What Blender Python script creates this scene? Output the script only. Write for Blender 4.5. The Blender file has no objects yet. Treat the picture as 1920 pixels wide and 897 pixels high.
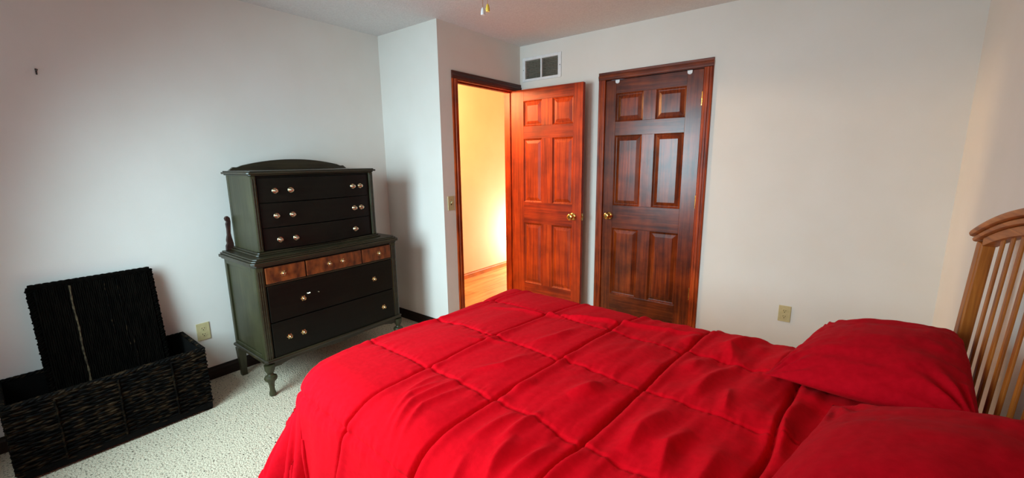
import bpy, math, random
import numpy as np
from mathutils import Vector, Matrix
random.seed(7); np.random.seed(7)
S = bpy.context.scene
COL = S.collection
PI = math.pi

# ------------------------------------------------------------------ camera
F_PX, YAW, PITCH, ROLL, CAM_H = 789.68, 0.657412, 0.184503, -0.011696, 1.40906
fw = Vector((-math.sin(YAW)*math.cos(PITCH), math.cos(YAW)*math.cos(PITCH), -math.sin(PITCH)))
rt = Vector((math.cos(YAW), math.sin(YAW), 0)); up = rt.cross(fw)
cr, sr = math.cos(ROLL), math.sin(ROLL)
R_ = rt*cr + up*sr; U_ = -rt*sr + up*cr
cam = bpy.data.cameras.new('camera'); camo = bpy.data.objects.new('camera', cam); COL.objects.link(camo)
cam.sensor_fit = 'HORIZONTAL'; cam.sensor_width = 36.0; cam.lens = 36.0*F_PX/1920.0; cam.clip_start = 0.02
M = Matrix((R_, U_, -fw)).transposed().to_4x4(); M.translation = (0, 0, CAM_H); camo.matrix_world = M
S.camera = camo

# ------------------------------------------------------------------ world, lights, exposure
w = bpy.data.worlds.new('sky'); S.world = w; w.use_nodes = True
w.node_tree.nodes['Background'].inputs[0].default_value = (0.62, 0.75, 1.0, 1)
w.node_tree.nodes['Background'].inputs[1].default_value = 0.6
def area(name, loc, d, sx, sy, power, color):
    l = bpy.data.lights.new(name, 'AREA'); l.shape = 'RECTANGLE'; l.size = sx; l.size_y = sy
    l.energy = power; l.color = color
    o = bpy.data.objects.new(name, l); COL.objects.link(o); o.location = loc
    o.rotation_euler = Vector(d).to_track_quat('-Z', 'Z').to_euler(); return o
area('window_or_fill_light', (-2.10, -0.40, 1.40), (0.09, 1, -0.42), 0.98, 1.30, 33, (0.63, 0.90, 1.0)).data.spread = math.radians(124)
area('window_or_fill_light', (-0.85, -0.40, 1.40), (0.05, 1, -0.60), 0.78, 1.30, 6.5, (1.0, 0.91, 0.80)).data.spread = math.radians(124)  # weak warm fill, added to brighten the head side of the bed
area('hall_fill', (-2.95, 5.35, 1.2), (-0.35, -1, -0.1), 0.7, 1.6, 7, (1.0, 0.86, 0.62))  # wide warm fill added to lift the hallway brightness
area('hall_side_daylight', (-3.02, 4.66, 0.48), (-1, -0.12, -0.02), 0.25, 0.55, 10, (1.0, 0.97, 0.92))
hl = bpy.data.lights.new('hall_lamp', 'POINT'); hl.energy = 80; hl.color = (1.0, 0.62, 0.30); hl.shadow_soft_size = 0.03
hlo = bpy.data.objects.new('hall_lamp', hl); COL.objects.link(hlo); hlo.location = (-3.0, 2.455, 2.06)
S.view_settings.view_transform = 'Standard'; S.view_settings.look = 'None'
S.view_settings.exposure = 0.58; S.view_settings.gamma = 1; S.view_settings.use_curve_mapping = False

# ------------------------------------------------------------------ materials
def lin(c): return tuple((v/12.92 if v <= .04045 else ((v+.055)/1.055)**2.4) for v in [x/255 for x in c]) + (1,)
def newmat(name, rough=.6, spec=.5, metal=0):
    m = bpy.data.materials.new(name); m.use_nodes = True
    b = m.node_tree.nodes['Principled BSDF']
    b.inputs['Roughness'].default_value = rough; b.inputs['Metallic'].default_value = metal
    b.inputs['Specular IOR Level'].default_value = spec
    return m, m.node_tree.nodes, m.node_tree.links, b
def noise_mat(name, c1, c2, scale, rough=.6, spec=.5, stretch=(1,1,1), detail=4, bump=0, bscale=None, metal=0, lo=.35, hi=.65, dist=.002, coat=0):
    m, N, L, b = newmat(name, rough, spec, metal)
    tc = N.new('ShaderNodeTexCoord'); mp = N.new('ShaderNodeMapping'); mp.inputs['Scale'].default_value = stretch
    L.new(tc.outputs['Object'], mp.inputs['Vector'])
    n = N.new('ShaderNodeTexNoise'); n.inputs['Scale'].default_value = scale; n.inputs['Detail'].default_value = detail
    L.new(mp.outputs[0], n.inputs['Vector'])
    r = N.new('ShaderNodeValToRGB'); r.color_ramp.elements[0].position = lo; r.color_ramp.elements[1].position = hi
    r.color_ramp.elements[0].color = lin(c1); r.color_ramp.elements[1].color = lin(c2)
    L.new(n.outputs['Fac'], r.inputs[0]); L.new(r.outputs[0], b.inputs['Base Color'])
    if bump:
        n2 = N.new('ShaderNodeTexNoise'); n2.inputs['Scale'].default_value = bscale or scale; n2.inputs['Detail'].default_value = 3
        L.new(mp.outputs[0], n2.inputs['Vector'])
        bp = N.new('ShaderNodeBump'); bp.inputs['Strength'].default_value = bump; bp.inputs['Distance'].default_value = dist
        L.new(n2.outputs['Fac'], bp.inputs['Height']); L.new(bp.outputs[0], b.inputs['Normal'])
    if coat: b.inputs['Coat Weight'].default_value = coat; b.inputs['Coat Roughness'].default_value = .2
    return m
def wood_mat(name, c1, c2, c3, axis='Z', rough=.35, scale=1.0, spec=.5, blotch=None, coat=0, bump=.05):
    """grain stretched along axis (object space), plus knots and blotches"""
    m, N, L, b = newmat(name, rough, spec)
    tc = N.new('ShaderNodeTexCoord'); mp = N.new('ShaderNodeMapping')
    st = {'X': (1.2, 28, 28), 'Y': (28, 1.2, 28), 'Z': (28, 28, 1.2)}[axis]
    mp.inputs['Scale'].default_value = [v*scale for v in st]
    L.new(tc.outputs['Object'], mp.inputs['Vector'])
    n = N.new('ShaderNodeTexNoise'); n.inputs['Scale'].default_value = 2.2; n.inputs['Detail'].default_value = 7; n.inputs['Distortion'].default_value = .5
    L.new(mp.outputs[0], n.inputs['Vector'])
    r = N.new('ShaderNodeValToRGB'); e = r.color_ramp.elements
    e[0].position = .3; e[1].position = .72; e[0].color = lin(c1); e[1].color = lin(c3)
    x = e.new(.5); x.color = lin(c2)
    L.new(n.outputs['Fac'], r.inputs[0])
    n3 = N.new('ShaderNodeTexNoise'); n3.inputs['Scale'].default_value = 5.5; n3.inputs['Detail'].default_value = 5
    L.new(tc.outputs['Object'], n3.inputs['Vector'])
    r3 = N.new('ShaderNodeValToRGB'); r3.color_ramp.elements[0].position = .38; r3.color_ramp.elements[1].position = .62
    bl = blotch or .6
    r3.color_ramp.elements[0].color = (bl, bl, bl, 1); r3.color_ramp.elements[1].color = (1, 1, 1, 1)
    L.new(n3.outputs['Fac'], r3.inputs[0])
    mx = N.new('ShaderNodeMix'); mx.data_type = 'RGBA'; mx.blend_type = 'MULTIPLY'; mx.inputs[0].default_value = 1
    L.new(r.outputs[0], mx.inputs[6]); L.new(r3.outputs[0], mx.inputs[7]); L.new(mx.outputs[2], b.inputs['Base Color'])
    bp = N.new('ShaderNodeBump'); bp.inputs['Strength'].default_value = bump*4; bp.inputs['Distance'].default_value = .001
    L.new(n.outputs['Fac'], bp.inputs['Height']); L.new(bp.outputs[0], b.inputs['Normal'])
    if coat: b.inputs['Coat Weight'].default_value = coat; b.inputs['Coat Roughness'].default_value = .12
    return m
MT = {}
MT['wall'] = noise_mat('wall_paint', (229,223,214), (232,227,219), 3, .75, .3, bump=.25, bscale=260, dist=.0012)
MT['ceil'] = noise_mat('ceiling_paint', (216,212,209), (226,223,220), 90, .9, .2, bump=.5, bscale=120, dist=.003)
MT['hallwall'] = noise_mat('hall_paint', (226,205,170), (230,210,176), 3, .8, .3)
MT['carpet'] = noise_mat('beige_carpet', (46,38,24), (220,206,180), 95, 1.0, .1, detail=8, bump=1.0, bscale=120, lo=.32, hi=.43, dist=.012)
MT['door'] = wood_mat('red_stained_pine', (132,36,4), (172,54,6), (192,70,10), 'Z', .45, 1.0, .22, .62)
MT['doorh'] = wood_mat('red_stained_pine_cross', (120,32,4), (156,46,6), (176,60,9), 'X', .45, 1.0, .22, .62)
MT['closet'] = wood_mat('brown_stained_pine', (86,28,5), (124,46,10), (146,62,15), 'Z', .26, 1.0, .45, .45)
MT['closeth'] = wood_mat('brown_stained_pine_cross', (78,25,5), (112,42,10), (134,57,15), 'X', .26, 1.0, .45, .45)
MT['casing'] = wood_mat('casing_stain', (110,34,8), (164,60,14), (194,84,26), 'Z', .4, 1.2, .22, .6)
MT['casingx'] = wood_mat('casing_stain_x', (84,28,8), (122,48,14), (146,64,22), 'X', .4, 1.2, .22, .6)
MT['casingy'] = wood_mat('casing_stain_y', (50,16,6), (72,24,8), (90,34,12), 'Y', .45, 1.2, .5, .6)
MT['darkbase'] = wood_mat('dark_base_stain', (28,18,12), (36,24,16), (44,30,20), 'Y', .6, 1, .3)
MT['hallbase'] = wood_mat('oak_base', (200,112,58), (214,126,68), (222,140,80), 'Y', .5)
MT['plank'] = wood_mat('oak_plank', (186,120,62), (222,160,96), (232,176,112), 'Y', .35, .8, .5, .85)
MT['plank2'] = wood_mat('oak_plank_pale', (196,134,76), (230,174,112), (238,188,126), 'Y', .35, .8, .5, .85)
MT['walnut'] = wood_mat('dark_walnut', (44,42,22), (56,54,32), (66,63,40), 'Z', .42, 1, .45, .7, bump=.08)
MT['walnuty'] = wood_mat('dark_walnut_cross', (30,26,14), (44,38,22), (58,50,30), 'Y', .36, 1, .5, .7, bump=.08)
MT['front'] = wood_mat('near_black_veneer', (8,8,4), (13,12,7), (18,16,9), 'Y', .4, 1, .22, .7)
MT['burl'] = noise_mat('orange_burl', (70,30,12), (136,68,28), 26, .38, .5, stretch=(1,1,.5), detail=8, bump=.05)
MT['carved'] = noise_mat('carved_mahogany', (40,18,12), (62,28,18), 30, .5, .4)
MT['straw'] = noise_mat('straw_strand', (40,32,22), (92,78,56), 60, .7, .2)
MT['black'] = noise_mat('dark_void', (8,7,6), (14,12,10), 8, .9, .1)
MT['brass'] = noise_mat('brass', (206,160,84), (232,190,112), 40, .18, .5, metal=1)
MT['pewter'] = noise_mat('pale_brass', (196,182,150), (226,214,186), 60, .25, .5, metal=1)
MT['ivory'] = noise_mat('ivory_plastic', (196,180,132), (204,188,140), 60, .45, .5)
MT['white'] = noise_mat('white_enamel', (228,228,228), (236,236,236), 40, .4, .5)
MT['grille'] = noise_mat('vent_dark', (120,112,98), (156,148,134), 60, .7, .3, stretch=(1,1,4))
MT['nail'] = noise_mat('steel', (70,70,70), (100,100,100), 60, .35, .5, metal=1)
MT['oldbrass'] = noise_mat('old_pale_brass', (176,150,104), (208,184,140), 60, .28, .5, metal=1)
MT['amber'] = noise_mat('amber_glass', (232,190,60), (246,214,90), 30, .2, .6)
MT['rattan'] = noise_mat('dark_rattan', (4,3,2), (66,50,32), 60, .7, .08, stretch=(1,.35,1), bump=.6, bscale=160, lo=.50, hi=.82)  # tan end of the ramp paints highlights onto the strands
MT['rattanv'] = noise_mat('dark_rattan_lid', (4,3,2), (12,9,6), 50, .9, .04, stretch=(1,1,.2), bump=.6, bscale=160)
MT['oak'] = wood_mat('honey_oak', (138,74,18), (170,98,28), (194,122,44), 'Z', .5, 1.2, .4, .8)
MT['oaky'] = wood_mat('honey_oak_cross', (144,78,24), (176,102,34), (198,124,50), 'Y', .5, 1.2, .4, .8)
MT['ticking'] = noise_mat('mattress_ticking', (190,188,182), (206,204,198), 50, .9, .2)
def fabric(name, c1, c2):
    m, N, L, b = newmat(name, .85, .05)
    tc = N.new('ShaderNodeTexCoord'); n = N.new('ShaderNodeTexNoise'); n.inputs['Scale'].default_value = 55; n.inputs['Detail'].default_value = 6
    L.new(tc.outputs['Object'], n.inputs['Vector'])
    r = N.new('ShaderNodeValToRGB'); r.color_ramp.elements[0].position = .3; r.color_ramp.elements[1].position = .7
    r.color_ramp.elements[0].color = lin(c1); r.color_ramp.elements[1].color = lin(c2)
    L.new(n.outputs['Fac'], r.inputs[0]); L.new(r.outputs[0], b.inputs['Base Color'])
    n2 = N.new('ShaderNodeTexNoise'); n2.inputs['Scale'].default_value = 420; n2.inputs['Detail'].default_value = 2
    L.new(tc.outputs['Object'], n2.inputs['Vector'])
    bp = N.new('ShaderNodeBump'); bp.inputs['Strength'].default_value = .3; bp.inputs['Distance'].default_value = .001
    L.new(n2.outputs['Fac'], bp.inputs['Height']); L.new(bp.outputs[0], b.inputs['Normal'])
    b.inputs['Sheen Weight'].default_value = .05; b.inputs['Sheen Tint'].default_value = (1, .25, .25, 1)
    return m
MT['red'] = fabric('red_microfibre', (202,5,24), (214,8,29))
MT['red2'] = fabric('red_pillow_fabric', (176,6,24), (190,9,29))

# ------------------------------------------------------------------ helpers
ORG = {}
def tag(o, label, cat, group=None, kind=None):
    o['label'] = label
    if cat: o['category'] = cat
    if group: o['group'] = group
    if kind: o['kind'] = kind
    return o
def thing(name, loc, label, cat, group=None, kind=None):
    o = bpy.data.objects.new(name, None); o.empty_display_size = .1
    COL.objects.link(o); o.location = loc; ORG[o] = Vector(loc)
    return tag(o, label, cat, group, kind)
class MB:
    """collects shapes in world coordinates, builds ONE mesh object"""
    def __init__(s): s.v = []; s.f = []; s.T = None
    def add(s, vs, fs):
        n = len(s.v)
        s.v += [tuple(s.T @ Vector(p)) if s.T else tuple(p) for p in vs]
        s.f += [tuple(i+n for i in f) for f in fs]; return s
    def box(s, x0, x1, y0, y1, z0, z1):
        x0, x1 = min(x0,x1), max(x0,x1); y0, y1 = min(y0,y1), max(y0,y1); z0, z1 = min(z0,z1), max(z0,z1)
        return s.add([(x0,y0,z0),(x1,y0,z0),(x1,y1,z0),(x0,y1,z0),(x0,y0,z1),(x1,y0,z1),(x1,y1,z1),(x0,y1,z1)],
                     [(0,3,2,1),(4,5,6,7),(0,1,5,4),(1,2,6,5),(2,3,7,6),(3,0,4,7)])
    def loft(s, rings, cap=True):
        n = len(rings[0]); vs = [p for r in rings for p in r]; fs = []
        for k in range(len(rings)-1):
            for i in range(n):
                j = (i+1) % n
                fs.append((k*n+i, k*n+j, (k+1)*n+j, (k+1)*n+i))
        if cap: fs += [tuple(range(n-1,-1,-1)), tuple(range((len(rings)-1)*n, len(rings)*n))]
        return s.add(vs, fs)
    def lathe(s, prof, c=(0,0,0), n=20, axis='z'):
        rings = []
        for r, h in prof:
            ring = []
            for i in range(n):
                a = 2*PI*i/n; p = (r*math.cos(a), r*math.sin(a), h)
                if axis == 'x': p = (h, p[0], p[1])
                if axis == 'y': p = (p[1], h, p[0])
                if axis == '-y': p = (p[0], -h, p[1])
                ring.append((p[0]+c[0], p[1]+c[1], p[2]+c[2]))
            rings.append(ring)
        return s.loft(rings)
    def tube(s, pts, r, n=8):
        rings = []; pts = [Vector(p) for p in pts]
        for k, p in enumerate(pts):
            t = (pts[min(k+1, len(pts)-1)] - pts[max(k-1, 0)]).normalized()
            a = Vector((0,0,1)) if abs(t.z) < .9 else Vector((1,0,0))
            u = t.cross(a).normalized(); v = t.cross(u)
            rr = r[k] if isinstance(r, (list, tuple)) else r
            rings.append([tuple(p + u*rr*math.cos(2*PI*i/n) + v*rr*math.sin(2*PI*i/n)) for i in range(n)])
        return s.loft(rings)
    def prism(s, poly, a0, a1, axis='x'):
        def P(p, a): return {'x': (a, p[0], p[1]), 'y': (p[0], a, p[1]), 'z': (p[0], p[1], a)}[axis]
        return s.loft([[P(p, a0) for p in poly], [P(p, a1) for p in poly]])
    def build(s, name, mat, parent=None, smooth=False, bevel=0, origin=None, label=None, kind=None):
        me = bpy.data.meshes.new(name)
        root = parent
        while root is not None and root.parent is not None: root = root.parent
        L = ORG.get(root, Vector((0,0,0))) if root is not None else Vector((0,0,0))
        if origin is not None: L = Vector(origin)
        me.from_pydata([tuple(Vector(p) - L) for p in s.v], [], s.f); me.update()
        me.materials.append(mat)
        o = bpy.data.objects.new(name, me); COL.objects.link(o)
        if parent is not None: o.parent = parent
        elif origin is not None: o.location = L
        if parent is None and origin is None: ORG[o] = Vector((0,0,0))
        elif parent is None: ORG[o] = Vector(origin)
        fix_normals(me)
        if smooth:
            me.polygons.foreach_set('use_smooth', [True]*len(me.polygons))
            try: me.set_sharp_from_angle(angle=math.radians(38))
            except Exception: pass
        if bevel:
            b = o.modifiers.new('bevel', 'BEVEL'); b.width = bevel; b.segments = 2; b.limit_method = 'ANGLE'; b.angle_limit = .6
        if label: o['label'] = label
        if kind: o['kind'] = kind
        return o
import bmesh
def fix_normals(me):
    if len(me.polygons) > 20000: return
    bm = bmesh.new(); bm.from_mesh(me); bmesh.ops.recalc_face_normals(bm, faces=bm.faces); bm.to_mesh(me); bm.free()
def inst(src, parent, loc):
    """copy of a part, sharing its mesh, at a world location"""
    c = src.copy(); COL.objects.link(c); c.parent = parent
    root = parent
    while root.parent is not None: root = root.parent
    c.location = Vector(loc) - ORG[root]
    return c

# ------------------------------------------------------------------ room shell
XA, YB, XC, YD, XE, YW = -3.174, 2.308, -2.459, 3.339, 0.52, -0.42
CH = 2.44; T = 0.115
def struct(name, mb, mat, label, cat='wall', bevel=0):
    return tag(mb.build(name, mat, bevel=bevel), label, cat, kind='structure')
struct('floor', MB().box(XA-T, XE+T, YW-T, YD+.5, -.05, 0), MT['carpet'], 'speckled beige carpet covering the bedroom floor', 'floor')
struct('ceiling', MB().box(XA-T, XE+T, YW-T, YD+.5, CH, CH+.05), MT['ceil'], 'plain off-white bedroom ceiling above the bed', 'ceiling')
struct('wall_left', MB().box(XA-T, XA, YW-T, YB+T, 0, CH), MT['wall'], 'long pale wall behind the dresser and woven trunk')
struct('wall_alcove', MB().box(XA, XC-.02, YB, YB+T, 0, CH).box(XC-.02, XC, YB, YB+.0005, 0, CH), MT['wall'], 'short pale wall between dresser corner and doorway wall')
# doorway wall with opening y 2.50..3.235, z 0..2.035
OY0, OY1, OZ = 2.502, 3.238, 2.035
struct('wall_doorway', MB().box(XC-T, XC, YB+T, OY0-.018, 0, CH).box(XC-T, XC, OY1+.018, YD+T, 0, CH).box(XC-T, XC, OY0-.018, OY1+.018, OZ+.018, CH).box(XC-.02, XC, YB+.0005, YB+T, 0, CH),
       MT['wall'], 'narrow pinkish wall around the open hall doorway')
# right wall with closet opening
CX0, CX1 = -1.610, -0.818
VX0, VX1, VZ0, VZ1 = -2.395, -2.045, 2.145, 2.305
struct('wall_right', MB().box(XC, CX0, YD, YD+T, 0, VZ0).box(XC, VX0, YD, YD+T, VZ0, VZ1).box(VX1, CX0, YD, YD+T, VZ0, VZ1).box(XC, CX0, YD, YD+T, VZ1, CH)
       .box(CX1, XE+T, YD, YD+T, 0, CH).box(CX0, CX1, YD, YD+T, 2.055, CH), MT['wall'], 'long pale wall holding the closet door and air vent')
struct('wall_head', MB().box(XE, XE+T, YW-T, YD, 0, CH), MT['wall'], 'pale wall behind the slatted oak headboard')
WX0, WX1, WZ0, WZ1 = -2.62, -1.60, .74, 2.06
WX2, WX3 = -1.25, -.45
struct('wall_window', MB().box(XA, WX0, YW-T, YW, 0, CH).box(WX1, WX2, YW-T, YW, 0, CH).box(WX3, XE, YW-T, YW, 0, CH).box(WX0, WX1, YW-T, YW, 0, WZ0).box(WX0, WX1, YW-T, YW, WZ1, CH).box(WX2, WX3, YW-T, YW, 0, WZ0).box(WX2, WX3, YW-T, YW, WZ1, CH),
       MT['wall'], 'pale window wall behind the viewer')
for nm, a, b_, lab in (('window_1', WX0, WX1, 'wide white framed window in the window wall, nearer the trunk'), ('fill_window', WX2, WX3, 'added narrower white framed opening for the fill light, beside the bed')):  # the narrower window is invented, an opening for the fill light
    tag(MB().box(a, a+.04, YW-.10, YW-.03, WZ0, WZ1).box(b_-.04, b_, YW-.10, YW-.03, WZ0, WZ1).box(a+.04, b_-.04, YW-.10, YW-.03, WZ0, WZ0+.04)
        .box(a+.04, b_-.04, YW-.10, YW-.03, WZ1-.04, WZ1).box(a+.04, b_-.04, YW-.09, YW-.05, 1.38, 1.42).build(nm, MT['white']), lab, 'window', kind='structure')
# closet interior back
struct('wall_closet', MB().box(CX0-.05, CX1+.05, YD+.5, YD+.55, 0, CH), MT['black'], 'dark closet back behind the closed closet door')
# hallway
XH, HY1 = -3.466, 5.5
struct('wall_hall', MB().box(XH-T, XH, 2.3, HY1, 0, CH), MT['hallwall'], 'warm cream hallway wall seen through the open doorway')
struct('wall_hall_near', MB().box(XH, XC-T, YB+T, YB+T+.015, 0, CH), MT['hallwall'], 'cream end wall of the hallway beside the doorway')
struct('wall_hall_side', MB().box(XC-T, XC-T+.02, YD+T, HY1, 0, CH), MT['hallwall'], 'cream hallway wall opposite the lit hallway wall')
struct('wall_hall_end', MB().box(XH, XC-T, HY1, HY1+.05, 0, CH), MT['hallwall'], 'far end wall of the hallway')
struct('ceiling_hall', MB().box(XH, XC-T, YB+T, HY1, CH, CH+.05), MT['hallwall'], 'cream hallway ceiling above the wood floor', 'ceiling')
hf = thing('floor_hall', (-3.0, 3.9, 0), 'pale oak plank floor of the hallway beyond the doorway', 'floor', kind='structure')
MB().box(XH, XC+.0, YB+T, HY1, -.05, -.004).build('subfloor', MT['black'], hf)
npl = 13; pw = (XC-.0-XH)/npl
for i in range(npl):
    y = YB+T - random.uniform(0, .8)
    while y < HY1:
        l = random.uniform(.7, 1.25); y0, y1 = max(y, YB+T), min(y+l, HY1)
        # planks under the doorway wall stop at the wall; through the opening they run to the room edge
        if y1 - y0 > .05 and not (i == npl-1 and y0 > 3.3) :
            MB().box(XH+i*pw+.0008, XH+(i+1)*pw-.0008, y0+.0008, y1-.0008, -.004, .004+random.uniform(0,.0008)).build('plank', MT['plank'] if random.random() < .55 else MT['plank2'], hf)
        y += l
def base_prof(t=.013, h=.083): return [(0,0),(t,0),(t,h*.72),(t*.55,h*.85),(t*.45,h),(0,h)]
def base_x(name, xw, sgn, y0, y1, mat, label, h=.083):   # runs along y on a wall of constant x
    return tag(MB().loft([[(xw+sgn*p[0], y, p[1]) for p in base_prof(h=h)] for y in (y0, y1)]).build(name, mat), label, 'baseboard', kind='structure')
def base_y(name, yw, sgn, x0, x1, mat, label, h=.083):
    return tag(MB().loft([[(x, yw+sgn*p[0], p[1]) for p in base_prof(h=h)] for x in (x0, x1)]).build(name, mat), label, 'baseboard', kind='structure')
base_x('baseboard_left', XA, 1, YW, YB, MT['darkbase'], 'dark brown baseboard along the long left wall')
base_y('baseboard_alcove', YB, -1, XA+.014, XC, MT['darkbase'], 'dark brown baseboard along the short alcove wall')
base_x('baseboard_doorway', XC, 1, YB, 2.437, MT['darkbase'], 'dark brown baseboard piece left of the doorway')
base_y('baseboard_right', YD, -1, -0.768, XE, MT['darkbase'], 'dark brown baseboard right of the closet door behind the bed')
base_x('baseboard_head', XE, -1, YW, YD-.014, MT['darkbase'], 'dark brown baseboard behind the headboard')
base_x('baseboard_hall', XH, 1, YB+T+.02, HY1, MT['hallbase'], 'orange oak baseboard along the hallway wall', .069)

# ------------------------------------------------------------------ door casings
def casing_profile(w=.06, t=.017):   # (across, proud)
    return [(0,0),(0,t*.55),(.004,t*.75),(.014,t*.62),(.022,t*.62),(.026,t),(.040,t),(.048,t*.85),(w-.004,t*.8),(w,t*.55),(w,0)]
CP = casing_profile()
t1 = thing('trim_1', (XC, 2.87, 0), 'dark red-brown casing and jamb around the hall doorway', 'door casing', kind='structure')
def cas_x_vert(yo, inward, z1):  # on plane x=XC facing +x; outer edge at yo, profile runs toward inward
    return MB().loft([[(XC+p[1], yo+inward*p[0], z) for p in CP] for z in (0, z1)])
ZT = 2.1016
cas_x_vert(2.439, 1, ZT-.06).build('side_casing', MT['casing'], t1, smooth=False)
MB().loft([[(XC+p[1], YD-.002-.0*p[0]-(.06-p[0])*1+0.0, z) for p in CP] for z in (0, ZT-.06)]).build('side_casing', MT['casing'], t1)
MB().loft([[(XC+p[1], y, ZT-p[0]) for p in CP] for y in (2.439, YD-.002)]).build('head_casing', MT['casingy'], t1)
MB().box(XC-T, XC+.002, OY0-.018, OY0, 0, OZ).build('jamb', MT['casing'], t1)
MB().box(XC-T, XC+.002, OY1, OY1+.018, 0, OZ).build('jamb', MT['door'], t1)
MB().box(XC-T, XC+.002, OY0-.018, OY1+.018, OZ, OZ+.018).build('head_jamb', MT['doorh'], t1)
MB().box(XC-.075, XC-.04, OY0, OY0+.011, 0, OZ-.011).build('door_stop', MT['casing'], t1)
MB().box(XC-.075, XC-.04, OY1-.011, OY1, 0, OZ-.011).build('door_stop', MT['door'], t1)
MB().box(XC-.075, XC-.04, OY0, OY1, OZ-.011, OZ).build('door_stop', MT['doorh'], t1)
MB().box(XC-.03, XC-.005, OY0-.001, OY0+.0015, .90, .96).build('strike_plate', MT['brass'], t1)
t2 = thing('trim_2', (-1.21, YD, 0), 'brown fluted casing and jamb around the closet door', 'door casing', kind='structure')
MB().loft([[(-1.648+p[0], YD-p[1], z) for p in CP] for z in (0, ZT-.06)]).build('side_casing', MT['casing'], t2)
MB().loft([[(-.773-p[0], YD-p[1], z) for p in CP] for z in (0, ZT-.06)]).build('side_casing', MT['casing'], t2)
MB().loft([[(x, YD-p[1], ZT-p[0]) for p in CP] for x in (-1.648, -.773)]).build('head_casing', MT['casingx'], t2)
MB().box(CX0, CX0+.016, YD, YD+T, 0, 2.04).build('jamb', MT['closet'], t2)
MB().box(CX1-.016, CX1, YD, YD+T, 0, 2.04).build('jamb', MT['closet'], t2)
MB().box(CX0, CX1, YD, YD+T, 2.04, 2.055).build('head_jamb', MT['closeth'], t2)

# ------------------------------------------------------------------ six-panel doors (faces toward -y)
def panel_mb(x0, x1, z0, z1, yf, T=None):
    """raised panel: bead frame sloping in, flat groove, then a bevelled raised field"""
    m = MB(); m.T = T
    def ring(i, y): return [(x0+i, y, z0+i), (x1-i, y, z0+i), (x1-i, y, z1-i), (x0+i, y, z1-i)]
    m.loft([ring(0, yf+.020), ring(0, yf+.0005), ring(.004, yf+.0045), ring(.012, yf+.0105), ring(.016, yf+.0115), ring(.042, yf+.003), ring(.043, yf+.0025)])
    return m
def six_panel(root, x0, x1, xs, yf, th, z0, z1, mv, mh, T=None):
    zs = [(.248, .832), (1.027, 1.600), (1.710, 1.931)]
    (a0, a1), (b0, b1) = xs
    def bx(*a):
        m = MB(); m.T = T; return m.box(*a)
    bx(x0, a0, yf, yf+th, z0, z1).build('stile', mv, root, bevel=.0012)
    bx(b1, x1, yf, yf+th, z0, z1).build('stile', mv, root, bevel=.0012)
    zr = [z0] + [v for q in zs for v in q] + [z1]
    for k in range(4): bx(a0, b1, yf+.0006, yf+th-.0006, zr[2*k], zr[2*k+1]).build('rail', mh, root, bevel=.001)
    for q in zs: bx(a1, b0, yf+.0004, yf+th-.0004, q[0], q[1]).build('mullion', mv, root, bevel=.001)
    for q in zs:
        for (p0, p1) in xs: panel_mb(p0, p1, q[0], q[1], yf+.001, T).build('panel', mv, root)
KNOB = [(.0,0),(.030,0),(.031,.004),(.026,.008),(.013,.011),(.011,.030),(.018,.036),(.026,.044),(.028,.052),(.026,.060),(.017,.066),(.012,.066),(.009,.063),(.0,.063)]
d1 = thing('door_1', (-2.45, 3.22, 0), 'open reddish six-panel hall door standing back against the wall', 'door', kind='structure')
YF1 = 3.193
six_panel(d1, -2.447, -1.717, ((-2.318,-2.120),(-2.010,-1.806)), YF1, .035, .012, 2.030, MT['door'], MT['doorh'])
kn = MB().lathe(KNOB, (-1.795, YF1, .925), 24, '-y').build('knob', MT['brass'], d1, smooth=True)
MB().lathe(KNOB, (-1.795, YF1+.035, .925), 24, 'y').build('knob', MT['brass'], d1, smooth=True)
MB().box(-1.718, -1.7155, YF1+.006, YF1+.029, .895, .955).box(-1.717, -1.704, YF1+.011, YF1+.024, .917, .933).build('latch_bolt', MT['brass'], d1)
for z in (.22, 1.05, 1.82): MB().lathe([(0,0),(.006,0),(.006,.09),(0,.09)], (-2.451, YF1+.036, z), 10).build('hinge', MT['brass'], d1, smooth=True)
d2 = thing('door_2', (-1.21, YD, 0), 'closed brown six-panel closet door with a brass knob', 'door', kind='structure')
YF2 = YD+.004
six_panel(d2, CX0+.019, CX1-.019, ((-1.500,-1.272),(-1.172,-.950)), YF2, .035, .012, 2.036, MT['closet'], MT['closeth'])
MB().lathe(KNOB, (-1.528, YF2, .937), 24, '-y').build('knob', MT['brass'], d2, smooth=True)
MB().box(-1.601, -1.591, YD-.003, YD+.003, .928, .952).build('latch_plate', MT['brass'], d2)
for z in (.32, 1.04, 1.785): MB().lathe([(0,0),(.0055,0),(.0055,.095),(0,.095)], (CX1-.0175, YD-.004, z), 10).build('hinge', MT['brass'], d2, smooth=True)
# white hook tops over the closet door
for i, (x, lab) in enumerate(((-1.487, 'small white hook cap over closet door top, near its left stile'), (-.932, 'small white hook cap over closet door top, near the hinge side'))):
    pts = [(x-.017, 2.035), (x+.017, 2.035)] + [(x+.017*math.cos(a), 2.021-.013*math.sin(a)) for a in [PI*k/8 for k in range(9)]]
    o = MB().prism(pts, YF2-.009, YF2-.0005, 'y').build('door_hook', MT['white'], origin=(x, YF2-.001, 2.025), smooth=True); tag(o, lab, 'hook', 'hooks over the closet door')

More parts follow.
